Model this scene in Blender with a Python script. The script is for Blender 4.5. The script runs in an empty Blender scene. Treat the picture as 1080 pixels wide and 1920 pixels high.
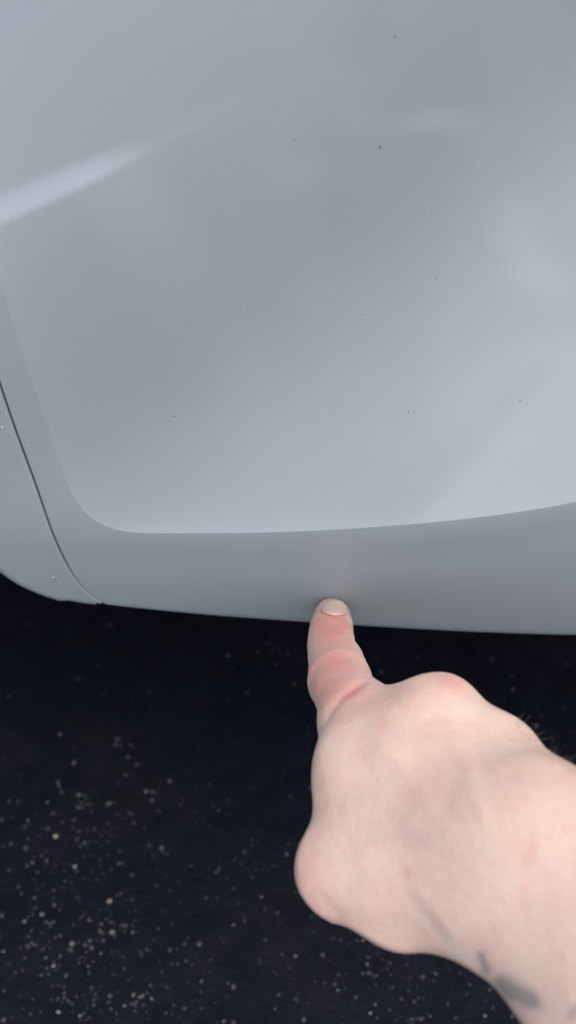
import bpy, bmesh, math, random
import numpy as np
from mathutils import Matrix, Vector

random.seed(7)
rng = np.random.default_rng(7)
scene = bpy.context.scene
COL = scene.collection

# ------------------------------------------------------------------ camera
FPX = 1700.0                       # focal length in pixels of the 1080x1920 photograph
PITCH, ROLL = math.radians(42), math.radians(2.0)
_f = np.array([0, math.cos(PITCH), -math.sin(PITCH)])
_r0 = np.array([1.0, 0, 0])
_u0 = np.array([0, math.sin(PITCH), math.cos(PITCH)])
CAM_R = _r0 * math.cos(ROLL) + _u0 * math.sin(ROLL)
CAM_U = _u0 * math.cos(ROLL) - _r0 * math.sin(ROLL)
CAM_F = _f
FINGERTIP = np.array([0.02, -0.0074, 0.235])     # centre of the fingertip, which presses on the panel
_t = np.array([(623 - 540) / FPX * .371, (1155 - 960) / FPX * .371, .371])
CAM_C = FINGERTIP - (_t[0] * CAM_R - _t[1] * CAM_U + _t[2] * CAM_F)

cam = bpy.data.cameras.new('camera')
cam_ob = bpy.data.objects.new('camera', cam)
COL.objects.link(cam_ob)
m = Matrix.Identity(4)
for i in range(3):
    m[i][0], m[i][1], m[i][2], m[i][3] = CAM_R[i], CAM_U[i], -CAM_F[i], CAM_C[i]
cam_ob.matrix_world = m
cam.sensor_fit = 'VERTICAL'
cam.sensor_height = 36.0
cam.sensor_width = 20.25
cam.lens = 36.0 * FPX / 1920
cam.clip_start = 0.01
cam.clip_end = 2000
cam.dof.use_dof = True
cam.dof.focus_distance = 0.318
cam.dof.aperture_fstop = 8.2
scene.camera = cam_ob

# ------------------------------------------------------------------ light
SUN_EL, SUN_AZ = math.radians(66), math.radians(32)    # azimuth measured from -y (behind the camera) towards +x
sd = Vector((math.sin(SUN_AZ) * math.cos(SUN_EL), -math.cos(SUN_AZ) * math.cos(SUN_EL), math.sin(SUN_EL)))
world = bpy.data.worlds.new('World')
scene.world = world
world.use_nodes = True
wn = world.node_tree
sky = wn.nodes.new('ShaderNodeTexSky')
sky.sky_type = 'NISHITA'
sky.sun_disc = False
sky.sun_elevation = SUN_EL
sky.sun_rotation = math.atan2(sd.x, sd.y)
sky.air_density = 1.0
sky.dust_density = 1.2
wn.links.new(sky.outputs[0], wn.nodes['Background'].inputs[0])
wn.nodes['Background'].inputs[1].default_value = 0.105
sun = bpy.data.lights.new('sun', 'SUN')
sun.energy = 1.7
sun.angle = math.radians(95)
sun.color = (1.0, 0.945, 0.87)
sun_ob = bpy.data.objects.new('sun', sun)
COL.objects.link(sun_ob)
sun_ob.rotation_euler = sd.to_track_quat('Z', 'Y').to_euler()
sun_ob.location = (0, -1, 3)
scene.view_settings.view_transform = 'Standard'
scene.view_settings.look = 'None'
scene.view_settings.gamma = 1
scene.view_settings.use_curve_mapping = False
scene.view_settings.exposure = 1.0

# ------------------------------------------------------------------ helpers
def cs2w(c):
    c = np.atleast_2d(c)
    return CAM_C + c[:, :1] * CAM_R - c[:, 1:2] * CAM_U + c[:, 2:3] * CAM_F

def ray(u, v):
    return CAM_F + (u - 540) / FPX * CAM_R - (v - 960) / FPX * CAM_U

def hit_y(u, v, fy):
    """where the sight line through a pixel meets the surface y = fy(x, z)"""
    d = ray(u, v)
    lo, hi = 0.02, 3.0
    for _ in range(50):
        mid = (lo + hi) / 2
        p = CAM_C + d * mid
        if p[1] < fy(p[0], p[2]): lo = mid
        else: hi = mid
    return CAM_C + d * lo

def mesh_obj(name, verts, faces, mat, parent=None, smooth=True):
    me = bpy.data.meshes.new(name)
    verts = np.asarray([tuple(v) for v in verts] if not isinstance(verts, np.ndarray) else verts, np.float32)
    faces = np.asarray(faces, np.int32)
    n, k = faces.shape
    me.vertices.add(len(verts)); me.vertices.foreach_set('co', verts.ravel())
    me.loops.add(n * k); me.loops.foreach_set('vertex_index', faces.ravel())
    me.polygons.add(n); me.polygons.foreach_set('loop_start', np.arange(n, dtype=np.int32) * k)
    me.polygons.foreach_set('use_smooth', np.full(n, smooth))
    me.update(calc_edges=True)
    o = bpy.data.objects.new(name, me)
    COL.objects.link(o)
    if mat: me.materials.append(mat)
    if parent: o.parent = parent
    return o

def spline(pts, n):
    """Catmull-Rom through points, resampled evenly"""
    p = np.asarray(pts, float)
    p = np.vstack([2 * p[0] - p[1], p, 2 * p[-1] - p[-2]])
    out = []
    for i in range(1, len(p) - 2):
        t = np.linspace(0, 1, 40, endpoint=False)[:, None]
        a, b, c, d = p[i - 1], p[i], p[i + 1], p[i + 2]
        out.append(.5 * (2 * b + (c - a) * t + (2 * a - 5 * b + 4 * c - d) * t ** 2 + (3 * b - a - 3 * c + d) * t ** 3))
    q = np.vstack(out + [p[-2:-1]])
    L = np.r_[0, np.cumsum(np.linalg.norm(np.diff(q, axis=0), axis=1))]
    s = np.linspace(0, L[-1], n)
    return np.stack([np.interp(s, L, q[:, k]) for k in range(q.shape[1])], 1)

def sstep(a, b, x):
    t = np.clip((x - a) / (b - a), 0, 1)
    return t * t * (3 - 2 * t)

def poly_dist(uv, pts):
    """distance in pixels from points to a polyline, and progress 0..1 along it"""
    pts = np.asarray(pts, float)
    best = np.full(len(uv), 1e9); prog = np.zeros(len(uv))
    for i in range(len(pts) - 1):
        a, b = pts[i], pts[i + 1]; ba = b - a
        h = np.clip((uv - a) @ ba / (ba @ ba), 0, 1)
        d = np.linalg.norm(uv - a - h[:, None] * ba, axis=1)
        mk = d < best
        best[mk] = d[mk]; prog[mk] = (i + h[mk]) / (len(pts) - 1)
    return best, prog

def line_mask(uv, pts, width, taper=True):
    d, s = poly_dist(uv, pts)
    w = np.exp(-(d / width) ** 2)
    if taper: w = w * np.clip(np.sin(np.pi * np.clip(s, .02, .98)) * 1.6, 0, 1)
    return w

def grid_faces(nr, nc, flip=False):
    i, j = np.meshgrid(np.arange(nr - 1), np.arange(nc - 1), indexing='ij')
    a = (i * nc + j).ravel(); b = a + 1; c = a + nc + 1; d = a + nc
    return np.stack([a, d, c, b] if flip else [a, b, c, d], 1)

def new_mat(name):
    mt = bpy.data.materials.new(name)
    mt.use_nodes = True
    nt = mt.node_tree
    return mt, nt, nt.nodes['Principled BSDF']

def noise_node(nt, scale, detail=4, rough=.55, vec=None):
    n = nt.nodes.new('ShaderNodeTexNoise')
    n.inputs['Scale'].default_value = scale
    n.inputs['Detail'].default_value = detail
    n.inputs['Roughness'].default_value = rough
    if vec: nt.links.new(vec, n.inputs['Vector'])
    return n

def ramp(nt, src, stops):
    r = nt.nodes.new('ShaderNodeValToRGB')
    e = r.color_ramp.elements
    e[0].position, e[0].color = stops[0][0], (*stops[0][1], 1)
    e[1].position, e[1].color = stops[-1][0], (*stops[-1][1], 1)
    for pos, colr in stops[1:-1]:
        k = e.new(pos); k.color = (*colr, 1)
    nt.links.new(src, r.inputs[0])
    return r

def mix_col(nt, fac, a, b):
    n = nt.nodes.new('ShaderNodeMix')
    n.data_type = 'RGBA'
    if isinstance(fac, float): n.inputs[0].default_value = fac
    else: nt.links.new(fac, n.inputs[0])
    for k, x in ((6, a), (7, b)):
        if isinstance(x, tuple): n.inputs[k].default_value = (*x, 1)
        else: nt.links.new(x, n.inputs[k])
    return n.outputs[2]

def coords(nt):
    return nt.nodes.new('ShaderNodeTexCoord').outputs['Object']

def bump(nt, h, strength, dist, prev=None):
    b = nt.nodes.new('ShaderNodeBump')
    b.inputs['Strength'].default_value = strength
    b.inputs['Distance'].default_value = dist
    nt.links.new(h, b.inputs['Height'])
    if prev: nt.links.new(prev, b.inputs['Normal'])
    return b.outputs[0]

# ------------------------------------------------------------------ materials
def mat_paint():
    mt, nt, b = new_mat('silver_paint')
    c = coords(nt)
    n = noise_node(nt, 30, 5, .6, c)
    r = ramp(nt, n.outputs[0], [(.3, (.308, .334, .339)), (.7, (.317, .343, .348))])
    nt.links.new(r.outputs[0], b.inputs['Base Color'])
    b.inputs['Roughness'].default_value = .5
    b.inputs['Specular IOR Level'].default_value = .1
    b.inputs['Metallic'].default_value = 0.0
    b.inputs['Coat Weight'].default_value = .6
    b.inputs['Coat IOR'].default_value = 1.27
    b.inputs['Coat Roughness'].default_value = .06
    d = noise_node(nt, 8, 4, .6, c)
    rr = ramp(nt, d.outputs[0], [(.35, (.2,) * 3), (.75, (.28,) * 3)])
    nt.links.new(rr.outputs[0], b.inputs['Coat Roughness'])
    o = noise_node(nt, 700, 2, .5, c)                       # orange peel
    nrm = bump(nt, o.outputs[0], .05, .0004)
    nt.links.new(nrm, b.inputs['Coat Normal'])
    return mt

def mat_plain(name, colr, rough, metal=0.0, bump_scale=None):
    mt, nt, b = new_mat(name)
    c = coords(nt)
    n = noise_node(nt, bump_scale or 60, 5, .6, c)
    r = ramp(nt, n.outputs[0], [(.3, tuple(x * .75 for x in colr)), (.7, tuple(x * 1.2 for x in colr))])
    nt.links.new(r.outputs[0], b.inputs['Base Color'])
    b.inputs['Roughness'].default_value = rough
    b.inputs['Metallic'].default_value = metal
    if bump_scale:
        nt.links.new(bump(nt, n.outputs[0], .4, .002), b.inputs['Normal'])
    return mt

def mat_asphalt():
    mt, nt, b = new_mat('asphalt')
    c = coords(nt)
    big = noise_node(nt, 9, 4, .6, c)
    fine = noise_node(nt, 260, 6, .65, c)
    mid = noise_node(nt, 140, 4, .6, c)
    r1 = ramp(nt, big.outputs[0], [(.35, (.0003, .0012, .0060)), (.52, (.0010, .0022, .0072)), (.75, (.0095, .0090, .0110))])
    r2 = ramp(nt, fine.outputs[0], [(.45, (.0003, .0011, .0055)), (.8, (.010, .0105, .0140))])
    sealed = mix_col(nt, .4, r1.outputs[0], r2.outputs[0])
    # black sealer beside the car; paler ground out of view added to bounce light
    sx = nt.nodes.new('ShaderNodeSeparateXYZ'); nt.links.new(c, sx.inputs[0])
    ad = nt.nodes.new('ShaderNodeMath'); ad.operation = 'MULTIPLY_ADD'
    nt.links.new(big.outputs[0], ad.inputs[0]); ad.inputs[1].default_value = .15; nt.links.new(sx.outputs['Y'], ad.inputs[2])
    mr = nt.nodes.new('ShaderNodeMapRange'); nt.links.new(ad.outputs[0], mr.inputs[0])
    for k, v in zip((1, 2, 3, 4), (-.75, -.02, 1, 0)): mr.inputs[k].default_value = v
    bounce = ramp(nt, fine.outputs[0], [(.3, (.15, .14, .125)), (.7, (.21, .195, .175))])
    nt.links.new(mix_col(nt, mr.outputs[0], sealed, bounce.outputs[0]), b.inputs['Base Color'])
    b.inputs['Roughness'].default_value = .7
    b.inputs['Specular IOR Level'].default_value = .2
    n1 = bump(nt, mid.outputs[0], .3, .002)
    nt.links.new(bump(nt, fine.outputs[0], .8, .0015, n1), b.inputs['Normal'])
    return mt

def mat_chip():
    mt, nt, b = new_mat('aggregate')
    a = nt.nodes.new('ShaderNodeAttribute'); a.attribute_name = 'tone'
    r = ramp(nt, a.outputs['Fac'], [(0, (.03, .03, .034)), (.45, (.075, .072, .07)), (.75, (.19, .17, .14)), (1, (.36, .33, .28))])
    nt.links.new(r.outputs[0], b.inputs['Base Color'])
    b.inputs['Roughness'].default_value = .6
    return mt

def mat_skin():
    mt, nt, b = new_mat('skin')
    c = coords(nt)
    a = nt.nodes.new('ShaderNodeAttribute'); a.attribute_name = 'tint'
    s = nt.nodes.new('ShaderNodeSeparateColor'); nt.links.new(a.outputs['Color'], s.inputs[0])
    blot = noise_node(nt, 95, 5, .6, c)
    fine = noise_node(nt, 520, 4, .6, c)
    base = ramp(nt, blot.outputs[0], [(.3, (.63, .405, .315)), (.5, (.68, .475, .367)), (.7, (.705, .52, .392))])
    fr = ramp(nt, fine.outputs[0], [(.35, (.63, .40, .33)), (.65, (.70, .50, .40))])
    col = mix_col(nt, .3, base.outputs[0], fr.outputs[0])
    col = mix_col(nt, s.outputs[0], col, (.60, .23, .195))      # flushed
    col = mix_col(nt, s.outputs[2], col, (.40, .36, .35))       # vein under pale skin
    col = mix_col(nt, s.outputs[1], col, (.075, .11, .145))     # faded ink
    nt.links.new(col, b.inputs['Base Color'])
    b.inputs['Roughness'].default_value = .52
    b.inputs['Specular IOR Level'].default_value = .4
    b.inputs['Subsurface Weight'].default_value = .4
    b.inputs['Subsurface Radius'].default_value = (1.0, .35, .2)
    b.inputs['Subsurface Scale'].default_value = .0035
    vor = nt.nodes.new('ShaderNodeTexVoronoi'); vor.feature = 'DISTANCE_TO_EDGE'
    vor.inputs['Scale'].default_value = 900
    nt.links.new(c, vor.inputs['Vector'])
    n1 = bump(nt, vor.outputs['Distance'], .12, .0004)
    n2 = bump(nt, fine.outputs[0], .35, .0008, n1)
    nt.links.new(n2, b.inputs['Normal'])
    return mt

def mat_nail():
    mt, nt, b = new_mat('nail')
    a = nt.nodes.new('ShaderNodeAttribute'); a.attribute_name = 'along'
    r = ramp(nt, a.outputs['Fac'], [(0, (.66, .40, .37)), (.25, (.66, .42, .39)), (.6, (.68, .48, .38)), (.9, (.70, .53, .41)), (1, (.74, .62, .54))])
    nt.links.new(r.outputs[0], b.inputs['Base Color'])
    b.inputs['Roughness'].default_value = .33
    b.inputs['Subsurface Weight'].default_value = .15
    b.inputs['Subsurface Scale'].default_value = .002
    return mt

M_PAINT = mat_paint()
M_DARK = mat_plain('underbody_black', (.007, .007, .008), .95, 0, 40)
M_ASPH = mat_asphalt()
M_CHIP = mat_chip()
M_SKIN = mat_skin()
M_NAIL = mat_nail()
M_HAIR = mat_plain('hair_brown', (.24, .195, .15), .5)
M_DIRT = mat_plain('dirt', (.03, .027, .025), .8)
M_SCUFF = mat_plain('bare_scuff', (.5, .51, .51), .6)

# ------------------------------------------------------------------ ground
def make_ground():
    def axis(c, half, step, far):
        core = np.arange(-half, half + step / 2, step)
        out = [half]
        s = step
        while out[-1] < far:
            s *= 1.35
            out.append(out[-1] + s)
        out = np.array(out[1:])
        return np.r_[-out[::-1], core, out] + c
    xs, ys = axis(0.0, .5, .005, 400), axis(.1, .4, .005, 400)
    X, Y = np.meshgrid(xs, ys)
    Z = np.zeros_like(X)
    k = np.exp(-((X / .6) ** 4 + ((Y - .1) / .5) ** 4))
    for _ in range(40):
        a = rng.uniform(0, 6.28); w = rng.uniform(60, 420); ph = rng.uniform(0, 6.28)
        Z += .0011 * (60 / w) ** .6 * np.sin(w * (X * math.cos(a) + Y * math.sin(a)) + ph)
    Z = Z * k * .25
    V = np.stack([X, Y, Z], 2).reshape(-1, 3)
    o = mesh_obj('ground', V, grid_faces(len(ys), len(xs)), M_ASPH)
    o['kind'] = 'structure'
    o['label'] = 'black sealed asphalt with pale stone flecks under the car'
    return xs, ys, Z

GX, GY, GZ = make_ground()

def ground_z(x, y):
    i = min(max(np.searchsorted(GX, x), 1), len(GX) - 1); j = min(max(np.searchsorted(GY, y), 1), len(GY) - 1)
    return GZ[j, i]

def make_chips():
    bm = bmesh.new(); bmesh.ops.create_icosphere(bm, subdivisions=1, radius=1)
    bv = np.array([v.co[:] for v in bm.verts]); bf = np.array([[v.index for v in f.verts] for f in bm.faces]); bm.free()
    cl = rng.uniform([-.35, -.22], [.35, .36], (70, 2))
    V, Fc, T = [], [], []
    n = 0
    while n < 6000:
        if rng.random() < .55:
            c = cl[rng.integers(len(cl))] + rng.normal(0, .022, 2)
        else:
            c = rng.uniform([-.35, -.22], [.35, .36])
        if rng.random() > 1 - .88 * float(sstep(-.03, .10, c[1] - .35 * abs(c[0] + .05) * (c[0] < 0) )): continue     # stones thinned out under the car to stand in for its shade
        r = min(.0004 + rng.exponential(.00026), .0013)
        sc = r * rng.uniform(.65, 1.35, 3); sc[2] *= .6
        q = bv * sc * rng.uniform(.82, 1.12, (len(bv), 1))
        a = rng.uniform(0, 6.28)
        R = np.array([[math.cos(a), -math.sin(a), 0], [math.sin(a), math.cos(a), 0], [0, 0, 1]])
        q = q @ R.T + np.array([c[0], c[1], ground_z(*c) + r * .15])
        V.append(q); Fc.append(bf + n * len(bv))
        t = rng.random() ** 2.6
        T += [t] * len(bv)
        n += 1
    o = mesh_obj('asphalt_aggregate', np.vstack(V), np.vstack(Fc), M_CHIP, smooth=False)
    at = o.data.attributes.new('tone', 'FLOAT', 'POINT'); at.data.foreach_set('value', T)
    o['kind'] = 'stuff'
    o['label'] = 'small pale stone chips set in the black asphalt'
    o['category'] = 'gravel'
make_chips()

# ------------------------------------------------------------------ car body
CAR = bpy.data.objects.new('car', None)
COL.objects.link(CAR)
CAR.location = (0, 0.2, 0)
CAR['label'] = 'pale silver car body side with scooped panel, soft crease and narrow seam'
CAR['category'] = 'car'
bpy.context.view_layer.update()

Z0 = FINGERTIP[2]
def y_low(x, z):
    h = np.clip(np.asarray(z, float) - Z0, -.06, .052)
    return -.20 * h + 1.92 * h * h
flat = lambda x, z: 0.02
def seg_px(a, b, fy=flat):
    p, q = hit_y(*a, fy), hit_y(*b, fy)
    return np.array([p[0], p[2]]), np.array([q[0], q[2]])

BA, BB = seg_px((100, 800), (1000, 130))            # axis of the shallow hollow
_bd = (BB - BA) / np.linalg.norm(BB - BA)
_bn = np.array([_bd[1], -_bd[0]])                   # towards lower right
SA, SB = seg_px((-60, 396), (560, 126))             # swage line
_sd = (SB - SA) / np.linalg.norm(SB - SA); _sl = np.linalg.norm(SB - SA)
_sn = np.array([_sd[1], -_sd[0]])
WA, WB = seg_px((1120, 655), (1080, 700), lambda x, z: .02)[0], seg_px((760, 982), (700, 985), lambda x, z: -.004)[0]             # edge of the lower right swell, shaped to imitate a bright reflection
_wd = (WB - WA) / np.linalg.norm(WB - WA)
_wn = np.array([-_wd[1], _wd[0]]) if (-_wd[1] > 0) else np.array([_wd[1], -_wd[0]])
_zc = np.array([hit_y(u, v, y_low) for u, v in [(240, 998), (400, 999.5), (600, 994), (800, 980), (1000, 955), (1080, 940), (1250, 900), (1500, 830), (1900, 700)]])
_zx = np.linspace(-1.2, 1.2, 1201)
_k = np.exp(-(np.arange(-30, 31) / 12.0) ** 2)
_zs = spline(_zc, 400)
_zt = np.convolve(np.pad(np.interp(_zx, _zs[:, 0], _zs[:, 2]), 30, mode='edge'), _k / _k.sum(), 'valid')
def z_crease(x): return np.interp(x, _zx, _zt)
TX = np.linspace(-1.05, .75, 721); TZ = np.linspace(.10, 1.0, 901)
REFLECT_WAVES = [(.07, 16, [(730, 222), (780, 198), (830, 195), (875, 225), (888, 280)]), (.05, 24, [(668, 60), (655, 140), (640, 230)]),
         (.09, 26, [(945, 350), (965, 440), (1000, 520), (1090, 572)]), (.06, 26, [(1120, 630), (1000, 652), (900, 690), (860, 760)]),
         (.05, 16, [(545, 310), (570, 275), (610, 250)]),
         (.04, 14, [(590, 380), (585, 470), (580, 540)])]
def _table():
    X, Z = np.meshgrid(TX, TZ, indexing='ij')
    zc = z_crease(X)
    q = (X - BA[0]) * _bn[0] + (Z - BA[1]) * _bn[1]
    tau = np.where(q > 0, .50 * sstep(-.01, .09, q), .38 * sstep(-.01, .13, -q)) - .12
    w = (X - WA[0]) * _wn[0] + (Z - WA[1]) * _wn[1]
    w = w + .5 * np.maximum(X - .08, 0) ** 2
    tau = tau + .42 * sstep(0, .005, w)
    # shallow waves put into the shape to imitate reflected swirls
    P = np.stack([X, np.full_like(X, .03), Z], 2) - CAM_C
    dz = np.maximum(P @ CAM_F, .05)
    pu = np.stack([540 + FPX * (P @ CAM_R) / dz, 960 - FPX * (P @ CAM_U) / dz], 2).reshape(-1, 2)
    for amp, wd, pts in REFLECT_WAVES:
        tau = tau + 2.4 * amp * line_mask(pu, pts, wd).reshape(X.shape)
    tau = tau + .22 * np.exp(-np.maximum(Z - zc, 0) / .004) + .26 * np.exp(-np.maximum(Z - zc, 0) / .035) * (1 - sstep(.0, .10, q))
    c = np.cumsum(tau, axis=1) * (TZ[1] - TZ[0])
    iz = np.clip((zc[:, :1] - TZ[0]) / (TZ[1] - TZ[0]), 0, len(TZ) - 2)
    i0 = iz.astype(int); fr = iz - i0
    c0 = np.take_along_axis(c, i0, 1) * (1 - fr) + np.take_along_axis(c, i0 + 1, 1) * fr
    y = c - c0 + y_low(0, zc)
    k = np.exp(-(np.arange(-8, 9) / 3.0) ** 2); k /= k.sum()          # a little fairing along x
    y = np.apply_along_axis(lambda r: np.convolve(np.pad(r, 8, mode='reflect', reflect_type='odd'), k, 'valid'), 0, y)
    return y
YT = _table()
def y_shape(x, z):
    x = np.asarray(x, float); z = np.asarray(z, float)
    fx = np.clip((x - TX[0]) / (TX[1] - TX[0]), 0, len(TX) - 1.001); fz = np.clip((z - TZ[0]) / (TZ[1] - TZ[0]), 0, len(TZ) - 1.001)
    i = fx.astype(int); j = fz.astype(int); fx = fx - i; fz = fz - j
    y = (YT[i, j] * (1 - fx) + YT[i + 1, j] * fx) * (1 - fz) + (YT[i, j + 1] * (1 - fx) + YT[i + 1, j + 1] * fx) * fz
    a = ((x - SA[0]) * _sd[0] + (z - SA[1]) * _sd[1]) / _sl
    w = (x - SA[0]) * _sn[0] + (z - SA[1]) * _sn[1] + .004 * (a - .45) ** 2
    wid = .0068 - .003 * np.clip(a, 0, 1)
    amp = .0036 * (1 - sstep(.36, .64, a) * .90 - sstep(.7, 1.0, a) * .10) * (wid / .0068)
    y = y - amp * np.clip(w / wid + 1, 0, 1) ** 1.6 * np.exp(-(np.maximum(w, 0) / .05) ** 1.3)
    return y

def y_frame(x, z):
    k = sstep(-.02, .08, np.asarray(z, float) - z_crease(x))
    return y_low(x, z) * (1 - k) + (y_shape(x, z) - .0048) * k

NS = 800
crease_px = [(-260, -330), (-190, -80), (-120, 170), (-60, 360), (0, 530), (30, 622), (60, 712), (90, 800), (114, 873), (136, 926), (165, 965), (200, 987),
             (240, 997), (300, 999.5), (400, 999.5), (500, 998), (600, 994), (700, 988), (800, 980), (900, 969), (1000, 955), (1080, 940), (1250, 900), (1500, 830), (1900, 700)]
def raise_to(pts, z):
    """carry a curve that starts below z straight on up to z"""
    d = pts[0] - pts[2]
    t = (z - pts[0][2]) / d[2]
    p = pts[0] + d * t
    mid = pts[0] + d * t * .5
    for q in (p, mid): q[1] = y_frame(q[0], q[2])
    return np.vstack([p, mid, pts])
CR = spline(raise_to(np.array([hit_y(u, v, y_frame) for u, v in crease_px[1:]]), .80), NS)
CR[:, 1] = y_frame(CR[:, 0], CR[:, 2])
seam_px = [(-280, -330), (-215, -60), (-140, 240), (-75, 480), (-30, 620), (2, 712), (38, 817), (76, 922), (113, 1024), (140, 1076), (166, 1108), (196, 1129)]
SEAM = raise_to(np.array([hit_y(u, v, y_frame) for u, v in seam_px[1:]]), .80)
bot_px = [(215, 1133), (300, 1141), (400, 1149.5), (500, 1157), (600, 1164), (700, 1170.5), (800, 1176.5), (900, 1181.5), (1000, 1185), (1080, 1187), (1300, 1191), (1600, 1192), (2000, 1185)]
BOT = np.array([hit_y(u, v, y_frame) for u, v in bot_px])

def outward_roll(edge, nrm_in, tang_dir, r, flange):
    """rows that roll an edge inwards (into +y): edge (n,3), tang_dir (n,3) = direction leaving the panel"""
    rows = []
    for a in np.linspace(0, math.pi / 2, 9)[1:]:
        rows.append(edge + tang_dir * (r * math.sin(a)) + nrm_in * (r * (1 - math.cos(a))))
    rows.append(rows[-1] + nrm_in * flange)
    return rows

def panel_normal(fy, p):
    e = 1e-4
    gx = (fy(p[:, 0] + e, p[:, 2]) - fy(p[:, 0] - e, p[:, 2])) / (2 * e)
    gz = (fy(p[:, 0], p[:, 2] + e) - fy(p[:, 0], p[:, 2] - e)) / (2 * e)
    n = np.stack([-gx, np.ones_like(gx), -gz], 1)       # pointing into the car
    return n / np.linalg.norm(n, axis=1)[:, None]

def make_door():
    # outer boundary: seam, rounded foot, bottom edge; matched to the crease by nearest progress
    n1 = int(NS * .40)
    # parameter of crease where the corner lies
    corner = np.argmin(np.linalg.norm(CR - hit_y(190, 983, y_frame), axis=1))
    out = spline(np.vstack([SEAM, BOT]), 1600)
    ci = np.argmin(np.linalg.norm(out - hit_y(196, 1130, y_frame), axis=1))
    s = np.arange(NS)
    idx = np.where(s <= corner, s / corner * ci, ci + (s - corner) / (NS - 1 - corner) * (len(out) - 1 - ci))
    k = np.exp(-((np.arange(-30, 31)) / 12.0) ** 2); k /= k.sum()
    idx = np.convolve(np.pad(idx, 30, mode='reflect', reflect_type='odd'), k, 'valid')
    idx = np.clip(idx, 0, len(out) - 1)
    OUTB = np.stack([np.interp(idx, np.arange(len(out)), out[:, c]) for c in range(3)], 1)
    OUTB[:, 1] = y_frame(OUTB[:, 0], OUTB[:, 2])
    tl = np.gradient(OUTB, axis=0); tl /= np.linalg.norm(tl, axis=1)[:, None]
    nin = panel_normal(y_frame, OUTB)
    leave = np.cross(nin, tl)
    sign = np.sign(np.sum(leave * (OUTB - CR), axis=1)); leave *= sign[:, None]
    # roll radius: crisp along the seam, wide along the bottom
    w = sstep(ci - 60, ci + 90, idx)[:, None]
    R = .0008 + .0077 * w
    rows = []
    # inner (scoop) rows, far to near
    tp = np.array([(CR[0][0] + .02, .80), (.55, .80), (.60, .46)])
    tl_ = np.r_[0, np.cumsum(np.linalg.norm(np.diff(tp, axis=0), axis=1))]
    tt = np.linspace(0, 1, NS) ** 1.0
    tgt = np.stack([np.interp(tt * tl_[-1], tl_, tp[:, c]) for c in range(2)], 1)
    C2 = CR[:, [0, 2]]
    sh = np.asarray(y_shape(CR[:, 0], CR[:, 2]))
    dlt = CR[:, 1] - sh
    bottomness = sstep(corner - 30, corner + 60, s)
    Lf = .022 - .004 * bottomness
    ts = np.r_[np.linspace(0, 1, 420) ** 1.6 * .55, np.linspace(.55, 1, 40)[1:]]
    inner = []
    for t in ts[1:]:
        p = C2 + (tgt - C2) * t
        d = np.linalg.norm(p - C2, axis=1)
        f = np.exp(-d / Lf)
        y = y_shape(p[:, 0], p[:, 1]) + dlt * f
        inner.append(np.stack([p[:, 0], y, p[:, 1]], 1))
    rows += inner[::-1]
    rows.append(CR)
    for t in np.r_[.006, .015, .03, .06, np.linspace(.1, 1, 22)]:
        p = CR + (OUTB - CR) * t
        d = np.linalg.norm(p - CR, axis=1)
        yy = y_frame(p[:, 0], p[:, 2])
        p = np.stack([p[:, 0], yy, p[:, 2]], 1)
        rows.append(p)
    rows += outward_roll(OUTB, nin, leave, R, .012 + .035 * w)
    V = np.vstack(rows)
    return mesh_obj('door_panel', V - np.array(CAR.location), grid_faces(len(rows), NS, True), M_PAINT, CAR), inner
DOOR, INNER = make_door()

def make_fender():
    n = 300
    gap = .0006
    sp = spline(SEAM, n)
    tl = np.gradient(sp, axis=0); tl /= np.linalg.norm(tl, axis=1)[:, None]
    nin = panel_normal(y_frame, sp)
    side = np.cross(nin, tl); side *= np.sign(-side[:, :1])          # towards -x
    # the seam of this panel follows the door edge at a small distance and runs out along the sill
    rollr = .0008
    edge = sp + side * (gap + 2 * rollr)
    edge[:, 1] = y_frame(edge[:, 0], edge[:, 2])
    # far boundary: wheel arch lip, out of frame at the left, then the curved bottom
    arch = [(-1.0, .80), (-.99, .68), (-.80, .685), (-.62, .66), (-.48, .60), (-.37, .50), (-.29, .40)]
    far_px = [(-110, 980), (-40, 1040), (0, 1062), (20, 1078), (45, 1095), (75, 1109), (100, 1118.5), (119, 1124.5), (125, 1121.5), (160, 1127.5), (180, 1129.5)]
    far = np.array([hit_y(u, v, y_frame) for u, v in far_px])
    far = spline(np.vstack([[(x, float(y_frame(x, z)), z) for x, z in arch], far]), n)
    far[:, 1] = y_frame(far[:, 0], far[:, 2])
    tf = np.gradient(far, axis=0); tf /= np.linalg.norm(tf, axis=1)[:, None]
    nf = panel_normal(y_frame, far)
    lv = np.cross(nf, tf); lv *= np.sign(np.sum(lv * (far - edge + np.array([-.001, 0, -.001])), axis=1))[:, None]
    rows = outward_roll(edge, nin, -side, rollr, .012)[::-1]
    for t in np.linspace(0, 1, 60):
        p = edge + (far - edge) * t
        p[:, 1] = y_frame(p[:, 0], p[:, 2])
        rows.append(p)
    rows += outward_roll(far, nf, lv, .0075, .03)
    return mesh_obj('fender_panel', np.vstack(rows) - np.array(CAR.location), grid_faces(len(rows), n, False), M_PAINT, CAR)
FENDER = make_fender()

def make_underbody():
    L = np.array(CAR.location)
    # sill core behind the outer panels, floor pan and seam backing, one dark shell
    prof = [(.34, .80), (.26, .50), (.075, .32), (.040, .262), (.032, .243), (.034, .226), (.060, .214), (.14, .208), (.30, .200), (.9, .195), (1.55, .20), (1.62, .30), (1.62, .80)]
    xs = np.linspace(-1.0, .95, 60)
    V = np.array([(x, y, z + .004 * math.sin(x * 9 + y * 14)) for y, z in prof for x in xs])
    o = mesh_obj('underbody', V - L, grid_faces(len(prof), len(xs), False), M_DARK, CAR)
    # far wheel well closing the left side and the inner floor
    return o
make_underbody()

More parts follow.
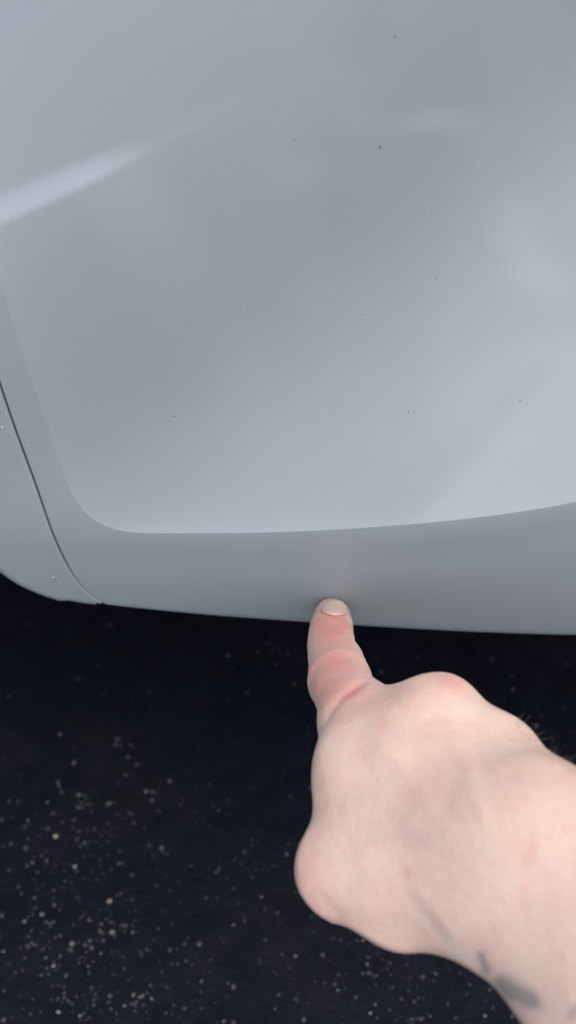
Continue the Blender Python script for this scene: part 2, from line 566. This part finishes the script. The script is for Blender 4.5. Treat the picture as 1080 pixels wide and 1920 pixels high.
def make_specks():
    from mathutils.bvhtree import BVHTree
    L = np.array(CAR.location)
    def tree(me): return BVHTree.FromPolygons([v.co.copy() for v in me.vertices], [p.vertices[:] for p in me.polygons])
    door_t, fender_t = tree(DOOR.data), tree(FENDER.data)
    bm = bmesh.new(); bmesh.ops.create_icosphere(bm, subdivisions=1, radius=1)
    bv = [v.co.copy() for v in bm.verts]; bf = [[v.index for v in f.verts] for f in bm.faces]; bm.free()
    def put(u, v, r, mat, name, bvh=None, stretch=1.0):
        bvh = bvh or door_t
        o = Vector(CAM_C - L); d = Vector(ray(u, v)).normalized()
        loc, nrm, _, dist = bvh.ray_cast(o, d)
        if loc is None: return
        if nrm.dot(d) > 0: nrm = -nrm
        rot = nrm.to_track_quat('Z', 'Y').to_matrix()
        vs = [loc + rot @ Vector((p.x * r * stretch * random.uniform(.75, 1.2), p.y * r * random.uniform(.75, 1.2), p.z * r * .35)) for p in bv]
        mesh_obj(name, vs, bf, mat, CAR)
    for u, v, r in [(712, 276, .00062), (975, 752, .0005), (766, 772, .00045), (680, 590, .0004), (810, 395, .0004), (818, 524, .0004), (328, 781, .0004),
                    (465, 582, .00035), (888, 580, .00035), (741, 69, .00045), (553, 262, .0004), (560, 1134, .0003), (780, 1131, .0004), (701, 1112, .0003)]:
        put(u, v, r * .58, M_DIRT, 'dirt_speck')
    for u, v, r, t in [(52, 836, .0006, door_t), (99, 1083, .0010, fender_t), (4, 801, .0008, fender_t), (112, 1093, .0005, fender_t)]:
        put(u, v, r * .55, M_SCUFF, 'paint_chip', t, 1.5)
make_specks()

# ------------------------------------------------------------------ hand
J = dict(  # joints: pixel u, v, depth (m) and radius (mm); the curled fingers and thumb are folded away behind the back of the hand
    tip=(623, 1156, 0.371, 7.5), dip=(621, 1188, 0.352, 8.8), dp=(621, 1215, 0.339, 9.0), pip=(630, 1240, 0.328, 10.0), pq=(634, 1261, 0.319, 10.6),
    pmid=(638, 1279, 0.308, 11.1), pr=(649, 1305, 0.296, 8.4), imcp=(679, 1356, 0.282, 5.8), mmcp=(820, 1346, 0.266, 6.1), rmcp=(924, 1415, 0.257, 8.3),
    lmcp=(966, 1466, 0.250, 8.5), icarp=(877, 1593, 0.245, 12.6), mcarp=(934, 1591, 0.240, 14.5), rcarp=(967, 1589, 0.238, 14.7), lcarp=(1007, 1575, 0.236, 15.1),
    webu=(679, 1438, 0.266, 9.1), webl=(682, 1562, 0.257, 10.4), tmcp=(643, 1631, 0.251, 11.6), tmid=(712, 1643, 0.245, 7.8), tcmc=(758, 1686, 0.241, 9.9),
    wr=(931, 1637, 0.233, 13.6), wu=(1010, 1590, 0.228, 15.2), fr=(1176, 1846, 0.215, 18.8), fu=(1249, 1733, 0.212, 19.0), el=(3600, 3500, 0.135, 34.0),
    palm=(830, 1530, 0.265, 13.0), dors=(775, 1440, 0.263, 9.5), tip1=(690, 1610, 0.282, 8.2), ttip=(780, 1560, 0.298, 7.6), mdip=(850, 1470, 0.300, 7.8),
    mtip=(870, 1520, 0.280, 7.2), rpip=(905, 1440, 0.295, 8.2), rdip=(905, 1530, 0.287, 7.4), rtip=(910, 1560, 0.268, 6.9), lpip=(945, 1490, 0.282, 7.6),
    ldip=(945, 1560, 0.272, 6.8), ltip=(945, 1585, 0.258, 6.4), mpip=(818, 1372, 0.307, 8.6))
SEG = [('tip', 'dip', .3), ('dip', 'dp', .3), ('dp', 'pip', .3), ('pip', 'pq', .3), ('pq', 'pmid', .3), ('pmid', 'pr', .3), ('pr', 'imcp', 8),
       ('imcp', 'icarp', 12), ('mmcp', 'mcarp', 14), ('rmcp', 'rcarp', 14), ('lmcp', 'lcarp', 14),
       ('imcp', 'mmcp', 7), ('mmcp', 'rmcp', 7), ('rmcp', 'lmcp', 7), ('imcp', 'rcarp', 16), ('mmcp', 'icarp', 16),
       ('imcp', 'webu', 6), ('webu', 'webl', 9), ('webl', 'icarp', 16), ('webu', 'mcarp', 16),
       ('tmcp', 'webl', 7), ('tmcp', 'tmid', 6), ('tmid', 'tcmc', 7), ('tmid', 'icarp', 12),
       ('tcmc', 'wr', 9), ('icarp', 'wr', 9), ('lcarp', 'wu', 9), ('wr', 'wu', 16), ('mcarp', 'wr', 14), ('tmid', 'wr', 14), ('rcarp', 'fu', 16), ('icarp', 'fr', 16),
       ('wr', 'fr', 10), ('wu', 'fu', 10), ('fr', 'fu', 16), ('fr', 'el', 14), ('fu', 'el', 14),
       ('dors', 'imcp', 16), ('dors', 'mmcp', 16), ('dors', 'mcarp', 16), ('palm', 'rmcp', 8), ('palm', 'icarp', 8),
       ('mmcp', 'mpip', 4), ('mpip', 'mdip', 3), ('mdip', 'mtip', 3), ('rmcp', 'rpip', 4), ('rpip', 'rdip', 3), ('rdip', 'rtip', 3),
       ('lmcp', 'lpip', 4), ('lpip', 'ldip', 3), ('ldip', 'ltip', 3), ('tmcp', 'tip1', 4), ('tip1', 'ttip', 3)]
JX = {n: np.array([(u - 540) / FPX * z, (v - 960) / FPX * z, z]) * 1000 for n, (u, v, z, r) in J.items()}

def sdf(p):                                     # p in camera axes, mm
    d = np.full(len(p), 1e3)
    for a, b, k in SEG:
        A, B = JX[a], JX[b]; ra, rb = J[a][3], J[b][3]
        ba = B - A; pa = p - A
        h = np.clip(pa @ ba / (ba @ ba), 0, 1)
        q = pa - h[:, None] * ba
        e = np.sqrt(np.einsum('ij,ij->i', q, q)) - (ra + (rb - ra) * h)
        hh = np.maximum(k - np.abs(d - e), 0) / k
        d = np.minimum(d, e) - hh * hh * k * .25
    return d

def sdf_grad(p, e=.15):
    d0 = sdf(p)
    g = np.stack([sdf(p + np.eye(3)[i] * e) - d0 for i in range(3)], 1)
    return g / np.maximum(np.linalg.norm(g, axis=1), 1e-9)[:, None]

def surface_nets(lo, hi, step):
    nb = 4
    n = (np.ceil((hi - lo) / step / nb).astype(int) + 1) * nb
    cc = [lo[i] + (np.arange(n[i] // nb) * nb + (nb - 1) / 2) * step for i in range(3)]
    G = np.stack(np.meshgrid(*cc, indexing='ij'), 3).reshape(-1, 3)
    dc = sdf(G).reshape([len(c) for c in cc])
    S = np.repeat(np.repeat(np.repeat(dc, nb, 0), nb, 1), nb, 2)
    I = np.argwhere(np.abs(S) < nb * step * 1.25)
    S[I[:, 0], I[:, 1], I[:, 2]] = sdf(lo + I * step)
    neg = S < 0
    c = [neg[i:n[0] - 1 + i, j:n[1] - 1 + j, k:n[2] - 1 + k] for i in (0, 1) for j in (0, 1) for k in (0, 1)]
    cnt = sum(x.astype(np.int8) for x in c)
    cells = np.argwhere((cnt > 0) & (cnt < 8))
    vid = -np.ones(cnt.shape, int); vid[cells[:, 0], cells[:, 1], cells[:, 2]] = np.arange(len(cells))
    V = lo + (cells + .5) * step
    Q = []
    for ax in range(3):
        a1, a2 = (ax + 1) % 3, (ax + 2) % 3
        s0 = [slice(None)] * 3; s1 = [slice(None)] * 3
        s0[ax] = slice(0, n[ax] - 1); s1[ax] = slice(1, n[ax])
        A, B = neg[tuple(s0)], neg[tuple(s1)]
        E = np.argwhere(A != B)
        ok = (E[:, a1] > 0) & (E[:, a2] > 0) & (E[:, a1] < n[a1] - 1) & (E[:, a2] < n[a2] - 1)
        E = E[ok]
        fl = A[E[:, 0], E[:, 1], E[:, 2]]
        def at(d1, d2):
            C = E.copy(); C[:, a1] -= d1; C[:, a2] -= d2
            return vid[C[:, 0], C[:, 1], C[:, 2]]
        q = np.stack([at(1, 1), at(0, 1), at(0, 0), at(1, 0)], 1)
        q[~fl] = q[~fl][:, ::-1]
        Q.append(q)
    return V, np.vstack(Q)

def blob(uv, c, ru, rv=None, ang=0):
    rv = rv or ru
    d = uv - np.array(c, float); ca, sa = math.cos(math.radians(ang)), math.sin(math.radians(ang))
    x = d[:, 0] * ca + d[:, 1] * sa; y = -d[:, 0] * sa + d[:, 1] * ca
    return np.exp(-(x / ru) ** 2 - (y / rv) ** 2)

def make_hand():
    allp = np.array([JX[n] for n in J]); rr = np.array([J[n][3] for n in J])
    lo = (allp - rr[:, None]).min(0) - 6; hi = (allp + rr[:, None]).max(0) + 6
    V, Q = surface_nets(lo, hi, 1.7)
    for _ in range(3):
        V = V - sdf(V)[:, None] * sdf_grad(V, .3) * .9
    me = bpy.data.meshes.new('tmp'); me.from_pydata(V.tolist(), [], Q.tolist()); me.update()
    bm = bmesh.new(); bm.from_mesh(me)
    bmesh.ops.smooth_vert(bm, verts=bm.verts, factor=.5, use_axis_x=True, use_axis_y=True, use_axis_z=True)
    bmesh.ops.subdivide_edges(bm, edges=bm.edges, cuts=1, use_grid_fill=True)
    bm.to_mesh(me); bm.free()
    V = np.empty(len(me.vertices) * 3); me.vertices.foreach_get('co', V); V = V.reshape(-1, 3)
    faces = [p.vertices[:] for p in me.polygons]
    for _ in range(2):
        V = V - sdf(V)[:, None] * sdf_grad(V, .3)
    N = sdf_grad(V, .5)
    # slack skin over the back of the hand: relax the blend ridges there
    E = np.array([(p[i], p[(i + 1) % 4]) for p in faces for i in range(4)])
    uu = 540 + FPX * V[:, 0] / V[:, 2]; vv = 960 + FPX * V[:, 1] / V[:, 2]
    wt = sstep(1300, 1400, vv) * np.maximum(sstep(585, 680, uu), sstep(545, 600, uu) * sstep(1430, 1520, vv)) * .9
    wt = wt * sstep(.25, .6, -(N * V / np.linalg.norm(V, axis=1)[:, None]).sum(1))
    deg = np.bincount(E[:, 0], minlength=len(V)).astype(float)
    ei, ej = np.ascontiguousarray(E[:, 0]), np.ascontiguousarray(E[:, 1])
    def mean_nb(V): return np.stack([np.bincount(ei, V[ej, c], minlength=len(V)) for c in range(3)], 1) / deg[:, None]
    act = np.where(wt > .002)[0]
    loc = np.full(len(V), -1); loc[act] = np.arange(len(act))
    ke = loc[ei] >= 0; ai, aj = loc[ei[ke]], ej[ke]; da = np.bincount(ai, minlength=len(act)).astype(float)[:, None]
    for _ in range(320):
        A = np.stack([np.bincount(ai, V[aj, c], minlength=len(act)) for c in range(3)], 1) / da
        V[act] += (A - V[act]) * (wt[act, None] * .7)
    wf = (1 - sstep(1360, 1420, vv)) * sstep(1160, 1185, vv)           # fair the finger without thinning it
    act = np.where(wf > .002)[0]; loc[:] = -1; loc[act] = np.arange(len(act))
    ke = loc[ei] >= 0; ai, aj = loc[ei[ke]], ej[ke]; da = np.bincount(ai, minlength=len(act)).astype(float)[:, None]
    for it in range(90):
        A = np.stack([np.bincount(ai, V[aj, c], minlength=len(act)) for c in range(3)], 1) / da
        V[act] += (A - V[act]) * (wf[act, None] * (.6 if it % 2 == 0 else -.615))
    wg = (1 - sstep(1290, 1330, vv)) * sstep(1158, 1180, vv) * sstep(.2, .5, -(N * V / np.linalg.norm(V, axis=1)[:, None]).sum(1))
    act = np.where(wg > .002)[0]; loc[:] = -1; loc[act] = np.arange(len(act))
    ke = loc[ei] >= 0; ai, aj = loc[ei[ke]], ej[ke]; da = np.bincount(ai, minlength=len(act)).astype(float)[:, None]
    for it in range(40):
        A = np.stack([np.bincount(ai, V[aj, c], minlength=len(act)) for c in range(3)], 1) / da
        V[act] += (A - V[act]) * (wg[act, None] * .6)
    uv = np.stack([540 + FPX * V[:, 0] / V[:, 2], 960 + FPX * V[:, 1] / V[:, 2]], 1)
    view = V / np.linalg.norm(V, axis=1)[:, None]
    face = np.clip(-(N * view).sum(1) * 2.2, 0, 1)              # 1 on the side seen in the photograph
    D = np.zeros(len(V))
    # creases, tendons, knuckles (mm)
    D -= .75 * line_mask(uv, [(704, 1264), (672, 1284), (640, 1306), (616, 1338), (600, 1372)], 7)
    D += .15 * line_mask(uv, [(712, 1282), (680, 1300), (650, 1325), (628, 1362)], 14)
    D -= .07 * line_mask(uv, [(590, 1236), (610, 1228), (640, 1222), (672, 1228)], 3.2)
    D -= .05 * line_mask(uv, [(596, 1244), (625, 1233), (655, 1232), (682, 1240)], 2.6)
    D -= .06 * line_mask(uv, [(592, 1216), (625, 1209), (660, 1212)], 3)
    for k in range(7):
        y = 1250 + k * 7
        D -= .05 * line_mask(uv, [(592, y + 3), (630, y - 2), (684, y + 2 + k)], 1.8)
    D -= .09 * line_mask(uv, [(600, 1176), (625, 1169), (650, 1176)], 2.4)
    D -= .08 * line_mask(uv, [(603, 1184), (626, 1179), (655, 1187)], 2.2)
    D -= .06 * line_mask(uv, [(606, 1166), (626, 1162), (648, 1168)], 2.2)
    D -= .22 * line_mask(uv, [(601, 1149), (614, 1154), (630, 1157), (652, 1156)], 3)     # fold behind the nail
    D += .15 * line_mask(uv, [(602, 1158), (626, 1163), (652, 1161)], 5)
    D -= .1 * line_mask(uv, [(738, 1290), (770, 1360), (800, 1440)], 24)
    D -= .2 * line_mask(uv, [(885, 1320), (895, 1400), (915, 1480)], 16)
    D += .25 * line_mask(uv, [(826, 1275), (855, 1380), (895, 1500), (930, 1600)], 15)
    D += .2 * line_mask(uv, [(672, 1320), (740, 1420), (820, 1530), (880, 1610)], 16)
    D += .15 * blob(uv, (828, 1282), 34, 24)
    D -= .12 * line_mask(uv, [(752, 1662), (790, 1715), (844, 1782)], 9)
    D += .25 * line_mask(uv, [(775, 1650), (815, 1708), (868, 1775)], 11)
    D -= .15 * line_mask(uv, [(628, 1500), (640, 1545), (660, 1590)], 10)
    D -= .25 * line_mask(uv, [(590, 1672), (618, 1698), (655, 1730)], 9)
    D += .12 * line_mask(uv, [(960, 1420), (1000, 1500), (1080, 1560)], 10)
    D += .12 * line_mask(uv, [(700, 1480), (770, 1560), (850, 1600), (960, 1680)], 13)
    D += .12 * line_mask(uv, [(870, 1440), (860, 1520), (890, 1590), (980, 1650)], 13)
    D = D * face
    # soft irregularity everywhere
    for _ in range(26):
        k = rng.normal(0, 1, 3); k *= rng.uniform(.12, .55) / np.linalg.norm(k)
        D += .028 * np.sin(V @ k + rng.uniform(0, 6.28))
    V2 = V + N * D[:, None]
    W = cs2w(V2 / 1000)
    origin = W[np.argmin(V[:, 2])]
    origin = cs2w(JX['wr'][None] / 1000)[0]
    o = mesh_obj('hand', W - origin, [f[::-1] for f in faces], M_SKIN)
    o.location = origin
    # pigment: flushed knuckles and fingertip, veins, faded tattoo
    red = 1.0 * blob(uv, (628, 1174), 50, 38) + .55 * blob(uv, (632, 1240), 60, 30) + .55 * blob(uv, (615, 1290), 55, 50)
    red += .60 * blob(uv, (664, 1296), 26, 12, -32) + .25 * blob(uv, (690, 1320), 40, 26)
    red +=   .6 * blob(uv, (846, 1276), 34, 18, 20) + .15 * blob(uv, (770, 1290), 60, 30)
    red += .35 * blob(uv, (560, 1630), 40, 60) + .22 * blob(uv, (620, 1720), 80, 30, 20)
    red += .42 * blob(uv, (763, 1639), 8, 13) + .4 * blob(uv, (993, 1598), 9, 24, 28) + .22 * blob(uv, (985, 1690), 14, 60)
    red += .15 * blob(uv, (740, 1700), 30, 40) + .2 * blob(uv, (720, 1358), 14, 12) + .15 * blob(uv, (790, 1480), 24, 60, 30)
    red += .12 * line_mask(uv, [(590, 1306), (596, 1340), (594, 1390)], 12)
    red = red * np.clip(face * 1.6, 0, 1)
    vein = .16 * line_mask(uv, [(752, 1665), (790, 1715), (850, 1785), (885, 1830)], 18) + .12 * line_mask(uv, [(629, 1500), (645, 1560), (690, 1640)], 14)
    vein += .22 * line_mask(uv, [(705, 1330), (690, 1380), (700, 1470)], 12) + .18 * line_mask(uv, [(810, 1330), (880, 1310), (920, 1345)], 10)
    vein += .18 * line_mask(uv, [(870, 1440), (860, 1520), (890, 1590), (980, 1650)], 12)
    vein += .13 * line_mask(uv, [(700, 1480), (770, 1560), (850, 1600), (960, 1680)], 14)
    ink = .62 * line_mask(uv, [(898, 1778), (908, 1805), (916, 1830)], 10) + .75 * line_mask(uv, [(918, 1834), (950, 1846), (980, 1866), (1016, 1888)], 18)
    ink += .45 * blob(uv, (1000, 1880), 20, 12, 40) + .35 * line_mask(uv, [(935, 1852), (955, 1868), (975, 1872)], 8) + .5 * line_mask(uv, [(1062, 1915), (1080, 1893), (1100, 1880)], 9)
    ink = np.clip(ink * .85, 0, .62)
    sel = np.clip(face * 3, 0, 1)
    tint = np.stack([np.clip(red, 0, .85), ink * sel, np.clip(vein * sel, 0, .6), np.ones(len(V))], 1)
    at = o.data.attributes.new('tint', 'FLOAT_COLOR', 'POINT')
    at.data.foreach_set('color', tint.astype(np.float32).ravel())
    o['label'] = 'bare pale right hand and forearm, index finger pressing the car panel'
    o['category'] = 'hand'
    bpy.data.meshes.remove(me)
    return o, origin
HAND, HORG = make_hand()

def skin_hit(u, v):
    """first point of the skin on a sight line, mm in camera axes"""
    d = np.array([(u - 540) / FPX, (v - 960) / FPX, 1.0])
    z = 140.0
    for _ in range(200):
        s = sdf((d * z)[None])[0]
        if s < .01: break
        z += max(s * .7, .02)
        if z > 420: return None
    return d * z

def make_nail():
    na, nb_ = 21, 15
    V, al = [], []
    for j in range(nb_):
        b = j / (nb_ - 1)
        for i in range(na):
            a = -1 + 2 * i / (na - 1)
            half = 23.5 * (1 - .30 * b ** 3)
            u = 627 + a * half + 1.5 * b
            v0 = 1154.5 - 5.0 * a * a + 1.8 * a                   # cuticle
            v1 = 1126.5 + 9 * a * a                               # free edge
            v = v0 + (v1 - v0) * b
            p = skin_hit(u, v)
            n = sdf_grad(p[None], .4)[0]
            lift = .20 * (1 - a ** 4) * min(1, .15 + b * 4) - .04 + .05 * b
            V.append(p + n * lift); al.append(b)
    V = np.array(V)
    o = mesh_obj('fingernail', cs2w(V / 1000) - HORG, grid_faces(nb_, na, True), M_NAIL, HAND)
    at = o.data.attributes.new('along', 'FLOAT', 'POINT'); at.data.foreach_set('value', al)
    md = o.modifiers.new('thickness', 'SOLIDIFY'); md.thickness = .0005; md.offset = -1
    o['label'] = 'short pale fingernail blanched at its tip'
make_nail()

def make_hair():
    V, Fq = [], []
    def strand(p, d, ln, r):
        n = 7; base = len(V)
        d = d / np.linalg.norm(d)
        bend = rng.normal(0, .5, 3)
        side = np.cross(d, [0.3, .2, 1]); side /= np.linalg.norm(side); up = np.cross(d, side)
        for i in range(n):
            t = i / (n - 1)
            c = p + d * ln * t + bend * ln * .28 * t * t
            w = r * (1 - .85 * t)
            for k in range(3):
                V.append(c + side * w * math.cos(k * 2.094) + up * w * math.sin(k * 2.094))
        for i in range(n - 1):
            for k in range(3):
                a = base + i * 3 + k; b = base + i * 3 + (k + 1) % 3
                Fq.append((a, b, b + 3, a + 3))
    edge = np.array([(965, 1350), (991, 1373), (1021, 1408), (1048, 1426), (1090, 1446), (1130, 1470)], float)
    for _ in range(34):
        t = min(rng.random() ** .8, .999) * (len(edge) - 1); i = int(t); q = edge[i] + (edge[i + 1] - edge[i]) * (t - i)
        q = q + np.array([-.4, 1.0]) * rng.uniform(2, 9)
        p = skin_hit(*q)
        if p is None: continue
        n = sdf_grad(p[None], .4)[0]
        d = n * .6 + np.array([.5, -.45, 0]) + rng.normal(0, .38, 3)
        strand(p - n * .2, d, rng.uniform(2.2, 5.6), rng.uniform(.035, .06))
    o = mesh_obj('arm_hair', cs2w(np.array(V) / 1000) - HORG, Fq, M_HAIR, HAND)
    o['kind'] = 'stuff'
make_hair()

scene.render.resolution_x, scene.render.resolution_y = 576, 1024
